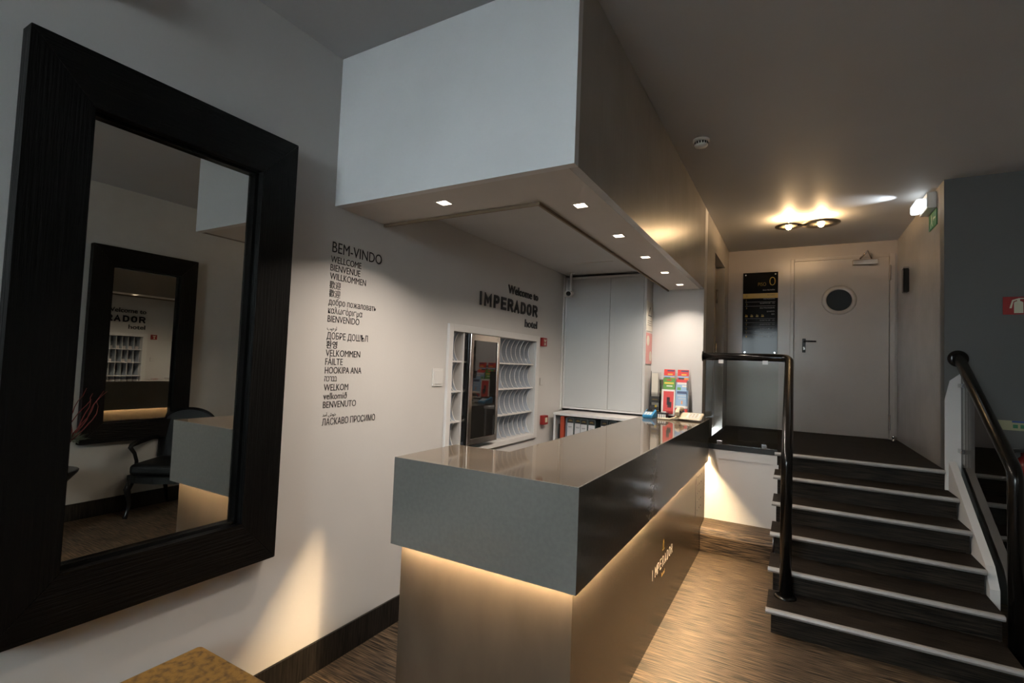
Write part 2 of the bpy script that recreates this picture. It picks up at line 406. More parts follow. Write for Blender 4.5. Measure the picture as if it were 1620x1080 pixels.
# ================================================================== COUNTER
SX0, SX1, SY0, SY1, SZ0, SZ1 = .517, 1.42, 1.73, 4.98, .765, 1.155
ct = thing('reception_counter', (.95, 3.0, 0), 'L-shaped polished grey reception counter with a glowing light strip under its top', 'reception counter')
IX, IY = .854, 2.20
T = .03
L_poly = [(SX0+.0085, SY0+.0085), (SX1-.0065, SY0+.0085), (SX1-.0065, SY1), (IX, SY1), (IX, IY), (SX0+.0085, IY)]
obj('counter_top', MB().prism(L_poly, SZ1-.02, SZ1, 'Z'), m_slabtop, ct)
BX0, BX1, BY0 = .545, 1.39, 1.775
zt = SZ1-.02
obj('front_fascia', MB().box(SX0, SX1, SY0, SY0+.008, SZ0, SZ1), m_slab, ct)
obj('side_fascia', MB().box(SX1-.006, SX1, SY0+.008, SY1, SZ0, SZ1), m_slab, ct)
obj('left_fascia', MB().box(SX0, SX0+.008, SY0+.008, IY, SZ0, SZ1), m_slab, ct)
obj('rear_fascia', MB().box(SX0+.008, IX, IY-.008, IY, SZ0, zt).box(IX, IX+.008, IY, SY1, SZ0, zt), m_slab, ct)
G = SZ0+.042
obj('plinth_front', MB().box(BX0, BX1, BY0, BY0+.02, 0, G), m_plinth, ct)
obj('plinth_side', MB().box(BX1-.02, BX1, BY0+.02, 5.0, 0, G), m_plinth, ct)
obj('plinth_rear', MB().box(BX0, BX0+.02, BY0+.02, IY-.04, 0, G).box(BX0+.02, IX+.04, IY-.06, IY-.04, 0, G).box(IX+.04, IX+.06, IY-.04, SY1, 0, G), m_white, ct)
obj('core', MB().box(SX0+.01, SX1-.008, SY0+.01, IY-.01, G+.004, zt-.002).box(IX+.01, SX1-.008, IY-.01, SY1-.002, G+.004, zt-.002), m_white, ct)
obj('light_strip', MB().box(BX0, BX1+.002, BY0-.026, BY0-.003, G-.001, G+.002), m_led, ct)
obj('light_strip', MB().box(BX1+.003, BX1+.018, BY0-.026, SY1, G-.020, G-.017), m_led, ct)
obj('strip_holder', MB().box(BX1+.002, BX1+.020, BY0-.026, SY1, G-.016, G+.003), m_alu, ct)
tag(obj('access_hatch', MB().box(BX1, BX1+.002, 4.50, 4.506, .36, .72), m_rubber, ct))
vent = MB()
for k in range(5):
    for j in range(3):
        vent.lathe([(.007, 0), (.007, .0015)], (BX1, 4.60+j*.085, .40+k*.07), 8, 'X')
obj('speaker_hole', vent, m_rubber, ct)['kind'] = 'stuff'
# low step between the counter and the stairs
st = MB(); pr = [(5.0, 0), (4.76, 0), (4.74, .16), (4.755, .195), (4.79, .212), (5.0, .235)]
st.prism(pr, 1.392, 1.965, 'X')
tag(obj('low_step', st, m_floor, loc=(1.68, 4.87, 0)), 'low floor-covered ledge against the white wall between counter and stairs', 'step')

# ================================================================== STAIRS
ss = thing('staircase', (2.55, 4.2, 0), 'dark streaked stairs of six risers with pale metal nosings', 'stairs')
RX0, RX1 = 1.966, 3.137
for k in range(6):
    yn = 4.97-.289*(5-k); zt_ = .153*(k+1)-(.003 if k == 5 else 0)
    yb = 5.0 if k == 5 else yn+.289+.03
    if k < 5:
        obj('step', MB().box(RX0+.03, RX1-.005, yn+.035, 4.998, .153*k, zt_-.022), m_floor_d, ss)
        obj('tread', MB().box(RX0+.004, RX1, yn+.012, yb-.0, zt_-.022, zt_), m_floor_d, ss)
    else:
        obj('step', MB().box(RX0+.03, 3.119, yn+.035, 4.998, .153*k, zt_-.022), m_floor_d, ss)
        obj('tread', MB().box(RX0+.004, 3.119, yn+.012, 5.0, zt_-.022, zt_), m_floor_d, ss)
    pr = [(yn+.020, zt_-.030), (yn+.002, zt_-.030), (yn-.006, zt_-.024), (yn-.010, zt_-.014), (yn-.006, zt_-.003), (yn, zt_+.001), (yn+.020, zt_+.001)]
    obj('nosing', MB().prism(pr, RX0, RX1+(.0 if k < 5 else -.018), 'X'), m_alu, ss)
# white stringer board at the right
sg = MB().prism([(4.99, 0), (4.99, .99), (4.916, .944), (4.164, .475), (4.08, .36), (4.08, 0)], RX1+.004, RX1+.05, 'X')
tag(obj('stair_stringer', sg, m_wall, loc=(3.16, 4.9, 0)), 'sloping white side board along the right edge of the stairs', 'stringer')

struct('trim_6', MB().prism([(3.12, 0), (3.215, 0), (3.215, 1.66), (3.15, 1.60), (3.12, 1.45)], 4.985, 5.0, 'Y'), m_wall)
# railings
def rail(name, loc, label):
    return thing(name, loc, label, 'railing')
def arc(p0, p1, p2, n=6):
    p0, p1, p2 = map(Vector, (p0, p1, p2))
    return [p0*(1-t)**2+p1*2*t*(1-t)+p2*t*t for t in [i/n for i in range(n+1)]]
lr = rail('stair_railing', (2.07, 3.76, .153), 'black tube railing with a glass panel left of the stairs')
rr_ = .035
E1 = Vector((2.07, 4.98, 1.745)); E2 = Vector((2.07, 3.765, 1.06)); dirs = (E1-E2).normalized()
pts = [Vector((1.355, 4.98, 1.745))]+arc((2.0, 4.98, 1.745), E1, E1-dirs*.08)+arc(E2+dirs*.06, E2, E2-Vector((0, 0, .07)))+[Vector((2.07, 3.765, .153))]
obj('rail_tube', MB().tube(pts, rr_, 18), m_rail, lr)
obj('floor_flange', MB().lathe([(.066, .153), (.066, .160), (.050, .166), (.034, .170)], (2.07, 3.765, 0), 28), m_rail, lr)
obj('wall_flange', MB().lathe([(.05, 1.35), (.05, 1.357), (.036, 1.36)], (0, 4.98, 1.745), 24, 'X'), m_rail, lr)
obj('glass_panel', MB().box(1.385, 1.985, 4.970, 4.980, .935, 1.705), m_glass, lr)
for x in (1.515, 1.882):
    obj('glass_clamp', MB().box(x-.022, x+.022, 4.962, 4.988, 1.682, 1.722, .003), m_white, lr)
    obj('glass_clamp', MB().box(x-.022, x+.022, 4.962, 4.984, .930, .968, .003), m_chrome, lr)
r2 = rail('stair_handrail', (3.2, 4.98, 1.77), 'black sloping handrail with a glass panel right of the stairs')
A = Vector((3.2, 4.985, 1.775)); B = Vector((3.2, 3.88, 1.10)); dd = (A-B).normalized()
pts = [Vector((3.2, 4.998, 1.775)), A-Vector((0, .02, .004))]+arc(B+dd*.07, B, B-Vector((0, 0, .08)))+[Vector((3.2, 3.88, 0))]
obj('rail_tube', MB().tube(pts, .036, 18), m_rail, r2)
obj('wall_flange', MB().lathe([(.064, 4.999), (.064, 4.990), (.058, 4.982), (.040, 4.975)], (3.2, 0, 1.772), 28, 'Y'), m_rail, r2)
obj('glass_panel', MB().prism([(4.925, 1.66), (4.925, .955), (4.0, .385), (3.92, .385), (3.92, 1.05)], 3.206, 3.214, 'X'), m_glass, r2)
for z in (1.566, 1.073):
    obj('glass_clamp', MB().box(3.195, 3.225, 4.90, 4.998, z-.016, z+.016, .003), m_chrome, r2)

# ================================================================== LEFT WALL MIRROR
def wall_mirror(x, sgn, y0, y1, z0, z1, label):
    t = thing('wall_mirror', (x, (y0+y1)/2, z0), label, 'mirror')
    fw_, th = .215, .065
    a, b, c, d = y0+fw_, y1-fw_+.04, z0+fw_, z1-fw_
    b = y1-.165; a = y0+.172; c = z0+.185; d = z1-.185
    xa, xb = (x, x+sgn*th)
    lo, hi = min(xa, xb), max(xa, xb)
    P = lambda pl, m: obj('frame_board', MB().prism(pl, lo, hi, 'X'), m, t)
    g = .0012
    P([(y0, z0+g), (a, c+g), (a, d-g), (y0, z1-g)], m_black_oak); P([(y1, z0+g), (y1, z1-g), (b, d-g), (b, c+g)], m_black_oak)
    P([(y0+g, z1), (a+g, d), (b-g, d), (y1-g, z1)], m_black_oak_h); P([(y0+g, z0), (y1-g, z0), (b-g, c), (a+g, c)], m_black_oak_h)
    xs_ = sorted((x+sgn*.012, x+sgn*.03)); e = .014
    obj('inner_lip', MB().box(*xs_, a+.0005, a+e, c+.0005, d-.0005).box(*xs_, b-e, b-.0005, c+.0005, d-.0005).box(*xs_, a+e, b-e, c+.0005, c+e).box(*xs_, a+e, b-e, d-e, d-.0005), m_black_gloss, t)
    xs_ = sorted((x+sgn*.008, x+sgn*.011))
    obj('mirror_glass', MB().box(*xs_, a+.001, b-.001, c+.001, d-.001), m_mirror, t)
    return t
wall_mirror(0.0, 1, .527, 1.468, .688, 2.588, 'tall mirror in a wide black oak frame on the left wall')
wall_mirror(3.7, -1, 2.03, 2.97, .70, 2.59, 'second black-framed mirror on the opposite wall, seen only in the big mirror')
lp = thing('dome_wall_light', (0, .70, 2.93), 'unlit white dome at the very top left above the mirror', 'wall light')
obj('housing', MB().lathe([(.10, 0), (.10, .02), (.092, .03)], (0, .70, 2.93), 28, 'X'), m_white, lp)
obj('cover', MB().lathe([(.088, .03), (.084, .05), (.066, .075), (.035, .09), (.005, .095)], (0, .70, 2.93), 28, 'X'), m_white, lp)

# ================================================================== WALL LETTERING
wl = thing('welcome_lettering', (0.0, 1.9, 1.25), 'thin black greetings in many languages printed on the white wall beside the mirror', 'lettering')
rows = [('BEM-VINDO', 2.103, .0555, .006, 2.150), ('WELLCOME', 1.950, 0, 0, 0), ('BIENVENUE', 1.945, 0, 0, 0), ('WILLKOMMEN', 1.990, 0, 0, 0),
        ('\u6b61\u8fce', 1.815, 0, 0, 0), ('\u6b61\u8fce', 1.815, 0, 0, 0), ('\u0434\u043e\u0431\u0440\u043e \u043f\u043e\u0436\u0430\u043b\u043e\u0432\u0430\u0442\u044c', 2.078, 0, 0, 0),
        ('\u03ba\u03b1\u03bb\u03c9\u03c3\u03cc\u03c1\u03b9\u03c3\u03bc\u03b1', 1.975, 0, 0, 0), ('BIENVENIDO', 1.957, 0, 0, 0), ('\ufe90\ufef4\ufea3\ufeae\ufe97', 1.805, 0, 0, 0),
        ('\u0414\u041e\u0411\u0420\u0415 \u0414\u041e\u0428\u042a\u041b', 2.026, 0, 0, 0), ('\ud658\uc601', 1.812, 0, .02, 0), ('VELKOMMEN', 1.975, 0, 0, 0), ('F\u00c0ILTE', 1.855, 0, 0, 0),
        ('HOOKIPA ANA', 1.990, 0, 0, 0), ('\u05d4\u05db\u05e8\u05d1\u05d1', 1.822, 0, 0, 0), ('WELKOM', 1.902, 0, 0, 0), ('velkomi\u00f0', 1.895, 0, 0, 0),
        ('BENVENUTO', 1.963, 0, 0, 0), ('\ufeaa\ufee3\ufe81 \ufeb5\ufeee\ufea7', 1.830, 0, 0, 0), ('\u041b\u0410\u0421\u041a\u0410\u0412\u041e \u041f\u0420\u041e\u0421\u0418\u041c\u041e', 2.112, 0, 0, 0)]
for i, (s, yr, hh, bd, zb) in enumerate(rows):
    if i == 0: text('text_line', s, 'X', (0.0005, 1.747), zb, w=yr-1.747, h=hh, m=m_ink, parent=wl, depth=.001, bold=0); continue
    zc = 2.112-(i-1)*.0447
    nonlat = s[0] in '\u6b61\ufe90\ufeaa\ud658\u05d4'
    if nonlat: text('text_line', s, 'X', (0.0005, 1.742), zc-(.02 if s[0] not in '\u05d4' else .012), w=yr-1.742, h=.040 if s[0] in '\u6b61\ud658' else .026, m=m_ink, parent=wl, depth=.001, bold=0 if not bd else .012, fit_h=True)
    else: text('text_line', s, 'X', (0.0005, 1.742), zc-.016, w=yr-1.742, h=.034, m=m_ink, parent=wl, depth=.001, bold=0)
il = thing('hotel_name_lettering', (0.0, 3.6, 1.93), 'raised black letters spelling the hotel welcome above the key rack', 'lettering')
def spaced(name, s_, at, z0, w, h, m, parent, depth, bold):
    """one mesh per letter, set as the whole word would be"""
    me = glyphs(s_, bold); W0 = min(v.co.x for v in me.vertices); W1 = max(v.co.x for v in me.vertices); bpy.data.meshes.remove(me)
    k = w/(W1-W0)
    for i, ch in enumerate(s_):
        if ch == ' ': continue
        me = glyphs(s_[:i+1], bold); r = max(v.co.x for v in me.vertices); bpy.data.meshes.remove(me)
        me = glyphs(ch, bold); xs_ = [v.co.x for v in me.vertices]; ww = max(xs_)-min(xs_); bpy.data.meshes.remove(me)
        text(name, ch, 'X', (at[0], at[1]+(r-ww-W0)*k), z0, w=ww*k, h=h, m=m, parent=parent, depth=depth, bold=bold)
spaced('letter', 'Welcome to', (0.001, 3.575), 2.200, .56, .070, m_ink, il, .007, .010)
STROKES = {'I': [[(.5, 0), (.5, 1)]], 'M': [[(0, 0), (0, 1), (.5, .35), (1, 1), (1, 0)]], 'P': [[(0, 0), (0, 1), (.62, 1), (.9, .92), (1, .75), (.9, .56), (.62, .46), (0, .46)]],
           'E': [[(1, 1), (0, 1), (0, 0), (1, 0)], [(0, .52), (.85, .52)]], 'R': [[(0, 0), (0, 1), (.62, 1), (.9, .92), (1, .75), (.9, .56), (.62, .48), (0, .48)], [(.55, .48), (1, 0)]],
           'A': [[(0, 0), (.5, 1), (1, 0)], [(.2, .3), (.8, .3)]], 'D': [[(0, 0), (0, 1), (.5, 1), (.85, .9), (1, .7), (1, .3), (.85, .1), (.5, 0), (0, 0)]],
           'O': [[(.5, 1), (.85, .92), (1, .72), (1, .28), (.85, .08), (.5, 0), (.15, .08), (0, .28), (0, .72), (.15, .92), (.5, 1)]]}
def stroke_letter(ch, x, y0, y1, z0, z1, t, depth, m, parent):
    mb = MB(); h = t/2; a0, a1, b0, b1 = y0+h, y1-h, z0+h, z1-h
    for pl in STROKES[ch]:
        q = [Vector((a0+(a1-a0)*u, b0+(b1-b0)*v)) for u, v in pl]
        if ch == 'I': q = [Vector(((y0+y1)/2, z0)), Vector(((y0+y1)/2, z1))]
        L_, R_ = [], []
        for i, p in enumerate(q):
            d0 = (p-q[i-1]).normalized() if i else None; d1 = (q[i+1]-p).normalized() if i < len(q)-1 else None
            if i == 0 and q[0] == q[-1]: d0 = (p-q[-2]).normalized()
            if i == len(q)-1 and q[0] == q[-1]: d1 = (q[1]-p).normalized()
            d0 = d0 or d1; d1 = d1 or d0
            n0 = Vector((-d0.y, d0.x)); n1 = Vector((-d1.y, d1.x)); nn = n0+n1
            nn = nn/max(nn.dot(n0)*1.0, .55) if nn.length > 1e-6 else n0
            e = Vector((0, 0))
            if q[0] != q[-1] and ch != 'I':
                if i == 0: e = -d1*h
                if i == len(q)-1: e = d0*h
            L_.append(p+nn*h+e); R_.append(p-nn*h+e)
        for i in range(len(q)-1):
            mb.prism([tuple(L_[i]), tuple(L_[i+1]), tuple(R_[i+1]), tuple(R_[i])], x, x+depth, 'X')
    bmesh.ops.remove_doubles(mb.bm, verts=mb.bm.verts, dist=1e-6)
    return obj('letter', mb, m, parent)
for ch, ya, yb in (('I', 3.143, 3.180), ('M', 3.213, 3.319), ('P', 3.355, 3.438), ('E', 3.468, 3.549), ('R', 3.578, 3.667), ('A', 3.687, 3.776), ('D', 3.808, 3.895), ('O', 3.923, 4.008), ('R', 4.037, 4.129)):
    stroke_letter(ch, .001, ya, yb, 2.046, 2.152, .023, .007, m_ink, il)
spaced('letter', 'hotel', (0.001, 3.893), 1.938, .24, .068, m_ink, il, .007, .010)

lg = thing('counter_lettering', (BX1, 3.3, .38), 'silver hotel lettering with small gold emblems on the counter side panel', 'lettering')
xs = 3.02; step = (3.60-3.02)/9
for k, ch in enumerate('IMPERADOR'):
    ya = xs+k*step
    stroke_letter(ch, BX1+.0003, ya, ya+(.008 if ch == 'I' else .048 if ch == 'M' else .038), .352, .414, .0048, .001, m_silverprint, lg)
cw = MB()
for a, hgt in ((-.5, .035), (-.22, .048), (0, .055), (.22, .048), (.5, .035)):
    c, s_ = math.sin(a), math.cos(a)
    cw.prism([(3.30+c*.012-.006, .465), (3.30+c*.012+.006, .465), (3.30+c*hgt*1.0, .465+s_*hgt)], BX1+.0005, BX1+.0015, 'X')
cw.prism([(3.275, .452), (3.325, .452), (3.325, .460), (3.275, .460)], BX1+.0005, BX1+.0015, 'X')
obj('crown_emblem', cw, m_gold, lg)
text('letter_line', 'hotel', 'X', (BX1+.0005, 3.26), .295, w=.085, h=.024, m=m_gold, parent=lg, depth=.001)

# ================================================================== KEY RACK
kr = thing('key_rack', (0, 3.45, .93), 'white wall rack of curved key slots behind the counter', 'rack')
obj('frame', MB().box(0, .022, 2.762, 2.812, .925, 1.868, .002).box(0, .022, 4.105, 4.172, .925, 1.868, .002).box(0, .022, 2.812, 4.105, 1.818, 1.868, .002).box(0, .022, 2.812, 4.105, .925, .965, .002), m_white, kr)
obj('back_panel', MB().box(-.186, -.1805, KY0+.001, KY1-.001, KZ0+.001, KZ1-.001), mat('rack_back_shaded', (.22, .24, .27), .5), kr)  # back darkened to paint the shade deep behind the dividers
obj('niche', MB().box(-.180, 0, KY0+.001, KY0+.010, KZ0+.001, KZ1-.001).box(-.180, 0, KY1-.010, KY1-.001, KZ0+.001, KZ1-.001)
    .box(-.180, 0, KY0+.01, KY1-.01, KZ0+.001, KZ0+.008).box(-.180, 0, KY0+.01, KY1-.01, KZ1-.008, KZ1-.001), m_white, kr)
obj('post', MB().box(-.179, .004, 2.955, 2.972, KZ0+.009, KZ1-.009), m_white, kr)
zr = [KZ0+.008, 1.170, 1.388, 1.603, KZ1-.008]
for z in zr[1:-1]:
    obj('shelf', MB().box(-.179, -.002, KY0+.011, KY1-.011, z-.006, z+.006), m_white, kr)
def divider(y, z0, z1):
    n = 10; pl = []
    for k in range(n+1):
        t = k/n; pl.append((-.006-.055*math.sin(math.pi*t)**.8 if 0 < t < 1 else -.008, z0+(z1-z0)*t))
    mb = MB(); bm = mb.bm
    A = []
    for X, Z in pl:
        off = .018*math.sin(math.pi*(Z-z0)/(z1-z0))
        A.append([bm.verts.new((q, y+off*w+dy, Z)) for q, w, dy in ((X, 1, 0), (-.178, 1, 0), (-.178, 1, .006), (X, 1, .006))])
    for a, b in zip(A, A[1:]):
        for i in range(4): bm.faces.new((a[i], a[(i+1) % 4], b[(i+1) % 4], b[i])).material_index = 1 if i == 3 else 0  # front edge gets white as a painted highlight against the shaded faces
    bm.faces.new(A[0][::-1]); bm.faces.new(A[-1]); return mb
proto = None
ys_ = [2.835, 2.872, 2.912]+[3.415]+[3.50+.083*k for k in range(8)]
for y in ys_:
    for za, zb in zip(zr, zr[1:]):
        if proto is None:
            proto = obj('divider', divider(0, 0, .203), m_acryl, kr, loc=(0, 0, 0)); proto.data.materials.append(m_plastic); pz = Vector(wloc(kr))
            o = proto
        else: o = proto.copy(); COL.objects.link(o)
        o.location = Vector((0, y, za+.0065))-wloc(kr)
# small paper tags in some of the slots
m_tag = mat('paper_slip', (.55, .50, .50), .6)
tp = None
for k in range(6):
    for za in (zr[3], zr[2], zr[0]):
        if (k*7+int(za*10)) % 3 == 0 and za != zr[3]: continue
        y = 3.56+.0915*k
        o = obj('paper_slip', MB().box(-.075, -.070, y+.02, y+.07, za+.007, za+.007+.045), m_tag, kr) if tp is None else tp.copy()
        if tp is None: tp = o; ty, tz = y, za
        else: COL.objects.link(o); o.location = Vector(tp.location)+Vector((0, y-ty, za-tz))
sc = thing('glass_door_cabinet', (0.02, 3.24, .98), 'slim upright cabinet with a steel-framed dark glass door on the key rack', 'cabinet')
obj('body', MB().box(.0225, .040, 2.975, 3.395, .995, 1.812, .002), m_black_gloss, sc)
d = obj('door', MB().box(.0405, .054, 2.985, 3.025, .995, 1.812, .002).box(.0405, .054, 3.36, 3.395, .995, 1.812, .002).box(.0405, .054, 3.025, 3.36, 1.765, 1.812, .002).box(.0405, .054, 3.025, 3.36, .995, 1.04, .002), m_steel, sc)
obj('glass', MB().box(.0405, .048, 3.026, 3.359, 1.041, 1.764), m_screen, d)
sw = thing('switch_plate', (0, 2.67, 1.43), 'white square switch plate left of the key rack', 'switch')
obj('plate', MB().box(0, .008, 2.618, 2.728, 1.43, 1.552, .003), m_white, sw)
obj('rocker', MB().box(.008, .011, 2.632, 2.714, 1.445, 1.537, .002), m_white, sw)
fs = thing('fire_alarm_sign', (0, 4.265, 1.78), 'small red square sign right of the key rack top', 'sign')
obj('panel', MB().box(0.0, .03, 4.222, 4.31, 1.782, 1.863, .001), m_red, fs)
pm = MB().ball((.031, 4.266, 1.833), .012, (.1, 1, 1), 12).box(.0302, .032, 4.256, 4.276, 1.792, 1.815).prism([(4.24, 1.84), (4.252, 1.83), (4.25, 1.852)], .0302, .0315, 'X').prism([(4.292, 1.84), (4.28, 1.83), (4.282, 1.852)], .0302, .0315, 'X')
obj('pictogram', pm, m_pict, fs)
cp = thing('fire_call_point', (0, 4.32, 1.03), 'red wall alarm box low right of the key rack', 'alarm box')
obj('box', MB().box(0, .045, 4.272, 4.362, 1.033, 1.12, .004), m_red, cp)
obj('window', MB().box(.045, .048, 4.295, 4.34, 1.055, 1.10, .001), m_pict, cp)
so = thing('wall_socket', (0, 4.26, 1.42), 'faint white round-cornered socket below the small red sign', 'socket')
obj('plate', MB().box(0, .008, 4.235, 4.305, 1.41, 1.48, .003), m_wall, so)

# ================================================================== WALL CABINET, SHELF, BINDERS
cb = thing('wall_cabinet', (.43, 4.88, 1.165), 'large white two-door cupboard in the back corner above the binders', 'cabinet')
obj('body', MB().box(.01, .845, 4.79, 5.0, 1.165, 2.53).box(.01, .845, 4.765, 4.79, 2.508, 2.53).box(.01, .03, 4.765, 4.79, 1.165, 2.508).box(.838, .845, 4.765, 4.79, 1.165, 2.508).box(.03, .838, 4.765, 4.79, 1.165, 1.183), m_white, cb)
obj('door', MB().box(.033, .497, 4.760, 4.789, 1.186, 2.505, .001), m_whiteg, cb)
obj('door', MB().box(.500, .836, 4.760, 4.789, 1.186, 2.505, .001), m_whiteg, cb)
obj('side_panel', MB().box(.8455, .862, 4.765, 5.0, 1.165, 2.53), m_wall, cb)
sf = thing('binder_shelf', (.45, 4.72, 0), 'low white shelf unit holding the office binders under the cupboard', 'shelf')
obj('top_board', MB().box(.055, .85, 4.45, 5.0, 1.120, 1.144, .001), m_white, sf)
obj('side_board', MB().box(.055, .075, 4.47, 5.0, 0, 1.12), m_white, sf)
obj('side_board', MB().box(.83, .85, 4.47, 5.0, 0, 1.12), m_white, sf)
obj('lower_board', MB().box(.075, .83, 4.47, 5.0, .76, .785), m_white, sf)
obj('back_board', MB().box(.075, .83, 4.985, 5.0, .785, 1.12), m_rwall, sf)
def binder(x, w, h, y, label, col=m_binder, lab=True, first=None):
    if first is None:
        t = thing('ring_binder', (x+w/2, y+.14, .785), label, 'binder', 'office binders under the cupboard')
        obj('cover', MB().box(x, x+w, y, y+.28, .785, .785+h, .002), col, t)
        if lab:
            obj('spine_label', MB().box(x+.006, x+w-.006, y-.001, y-.0001, .80, .785+h-.055), m_label_w, t)
            p = obj('name_band', MB().box(x+.006, x+w-.006, y-.001, y-.0001, .785+h-.053, .785+h-.008), m_black_satin, t)
            obj('printed_line', MB().box(x+.018, x+w-.018, y-.0016, y-.0011, .785+h-.034, .785+h-.031).box(x+.024, x+w-.024, y-.0016, y-.0011, .785+h-.026, .785+h-.024), m_gold, p)
            q = obj('title_line', MB().box(x+.016, x+w-.02, y-.0016, y-.0011, .785+h-.092, .785+h-.089).box(x+.02, x+w-.024, y-.0016, y-.0011, .785+h-.100, .785+h-.098), m_ink, t)
        return t
binder(.095, .024, .245, 4.50, 'thin black folder at the left end of the binders', m_black_satin, False)
t = binder(.122, .040, .325, 4.48, 'red lever binder, the only red one', mat('red_binder', (.38, .05, .015), .45), False)
obj('finger_ring', annulus(.142, .85, [(.008, 4.479), (.010, 4.477), (.012, 4.479)], 16), m_chrome, t)
t = thing('catalogue', (.174, 4.64, .785), 'thin grey-blue catalogue right of the red binder', 'book')
obj('cover', MB().box(.165, .180, 4.51, 4.74, .785, 1.095, .001), mat('grey_blue_cover', (.17, .20, .24), .5), t)
b0 = binder(.183, .074, .320, 4.50, 'first green-grey binder right of the thin catalogue')
bl = ['second green-grey binder from the left', 'third green-grey binder, pulled slightly forward', 'fourth green-grey binder, pulled slightly forward', 'fifth green-grey binder, right of a dark gap', 'sixth green-grey binder near the counter edge', 'last green-grey binder, half hidden by the counter']
for (x, y), l in zip(((.262, 4.50), (.334, 4.47), (.412, 4.47), (.527, 4.50), (.61, 4.50), (.69, 4.50)), bl):
    dup(b0, (x+.037, y+.14, .785), l)

# notices on the cupboard side
for nm, z0, z1, mm, lab in (('notice', 1.975, 2.262, m_paper, 'upper cream notice with a triangle on the side of the cupboard'), ('notice', 1.652, 1.955, m_pink, 'lower pink notice with round pictures on the cupboard side')):
    t = thing(nm, (.862, 4.88, z0), lab, 'notice')
    obj('sheet', MB().box(.8625, .868, 4.775, 4.985, z0, z1), mm, t)
    if mm is m_paper:
        obj('warning_triangle', MB().prism([(4.81, 2.12), (4.95, 2.12), (4.88, 2.215)], .868, .869, 'X'), m_ink, t)
        obj('triangle_centre', MB().prism([(4.83, 2.13), (4.93, 2.13), (4.88, 2.198)], .869, .8695, 'X'), m_paper, t)
        obj('text_lines', MB().box(.868, .869, 4.80, 4.96, 2.07, 2.075).box(.868, .869, 4.80, 4.96, 2.05, 2.055).box(.868, .869, 4.80, 4.96, 2.03, 2.035), m_ink, t)
    else:
        obj('round_picture', MB().lathe([(.05, .868), (.05, .869)], (0, 4.83, 1.88), 20, 'X'), m_paper, t)
        obj('round_picture', MB().lathe([(.05, .868), (.05, .869)], (0, 4.93, 1.73), 20, 'X'), m_paper, t)

# CCTV camera on its pipe
cc = thing('security_camera', (.11, 4.62, 2.33), 'small white security camera on a pipe in the ceiling corner', 'camera')
obj('pipe', MB().tube([(.11, 4.66, 2.553), (.11, 4.66, 2.36)], .012, 10), m_plastic, cc)
obj('ceiling_plate', MB().lathe([(.035, 2.55), (.035, 2.5555)], (.11, 4.66, 0), 16), m_plastic, cc)
obj('junction_box', MB().box(.06, .12, 4.62, 4.70, 2.31, 2.365, .004), m_plastic, cc)
v = MB().tube([(.115, 4.66, 2.345), (.155, 4.50, 2.32)], .028, 16)
obj('barrel', v, m_plastic, cc)
obj('lens', MB().tube([(.1551, 4.4995, 2.32), (.156, 4.494, 2.319)], .023, 16), m_black_gloss, cc)
struct('trim_5', MB().box(0, .012, 4.725, 4.757, 1.15, 2.55, .002), m_white, label='white cable trunking in the corner beside the cupboard')

# ================================================================== ITEMS ON THE COUNTER
Z = SZ1
bh = thing('brochure_stand', (1.13, 4.87, Z), 'clear acrylic stand with two columns of tourist leaflets at the counter end', 'stand')
st_ = MB()
for x0 in (1.008, 1.130):
    for y0, z0 in ((4.80, .03), (4.845, .16), (4.89, .30)):
        st_.box(x0, x0+.112, y0-.004, y0-.002, Z+z0, Z+z0+.03).box(x0, x0+.112, y0, y0+.028, Z+z0-.004, Z+z0-.001)
st_.box(1.000, 1.004, 4.79, 4.93, Z, Z+.35).box(1.2445, 1.2485, 4.79, 4.93, Z, Z+.35).box(1.005, 1.243, 4.925, 4.930, Z, Z+.42).box(1.005, 1.243, 4.79, 4.925, Z, Z+.004)
obj('acrylic_body', st_, m_acr, bh)
C = lambda n, c: mat(n, c, .3)
mr, mg, mo, mw, mlb, mdb, mye = C('print_red', (.60, .03, .02)), C('print_green', (.10, .28, .04)), C('print_orange', (.70, .25, .02)), C('print_white', (.72, .68, .62)), C('print_pale_blue', (.28, .42, .60)), C('print_navy', (.02, .04, .12)), C('print_yellow', (.70, .50, .05))
def leaflet(x0, w, y, z0, z1, lean, base, bands, label):
    t = thing('leaflet', (x0+w/2, y, z0), label, 'leaflet', 'leaflets in the brochure stand')
    h = z1-z0
    def Q(a0, a1, b0, b1, e, th=.0012):
        M_ = Matrix(((1, 0, 0, x0), (0, 1, lean, y), (0, 0, 1, z0), (0, 0, 0, 1)))
        mb = MB(); mb.box(a0*w, a1*w, -e-th, -e, b0*h, b1*h, m=M_); return mb
    obj('cover', Q(0, 1, 0, 1, 0, .004), base, t)
    for nm, a0, a1, b0, b1, m_ in bands: obj(nm, Q(a0, a1, b0, b1, .0045, .0008), m_, t)
    return t
top = [('title_strip', .3, .95, .88, .95, mdb), ('photo_band', 0, 1, .50, .60, mlb), ('photo_band', .1, .6, .40, .50, m_ink), ('photo_band', .6, 1, .40, .52, mo), ('title_strip', .35, .8, .66, .73, mye)]
leaflet(1.010, .102, 4.905, Z+.300, Z+.452, .12, mr, top, 'red-topped leaflet, back row of the left column')
leaflet(1.138, .102, 4.905, Z+.300, Z+.452, .12, mr, top, 'red-topped leaflet, back row of the right column')
leaflet(1.012, .110, 4.862, Z+.165, Z+.370, .12, mg, [('title_strip', .1, .9, .72, .80, mye), ('title_strip', .3, .8, .60, .65, mw), ('photo_band', 0, .4, .20, .36, mye), ('photo_band', .4, .7, .20, .42, mdb), ('photo_band', .7, 1, .20, .40, mo), ('title_strip', .3, .7, .88, .93, mr)], 'green leaflet with town photos in the left column')
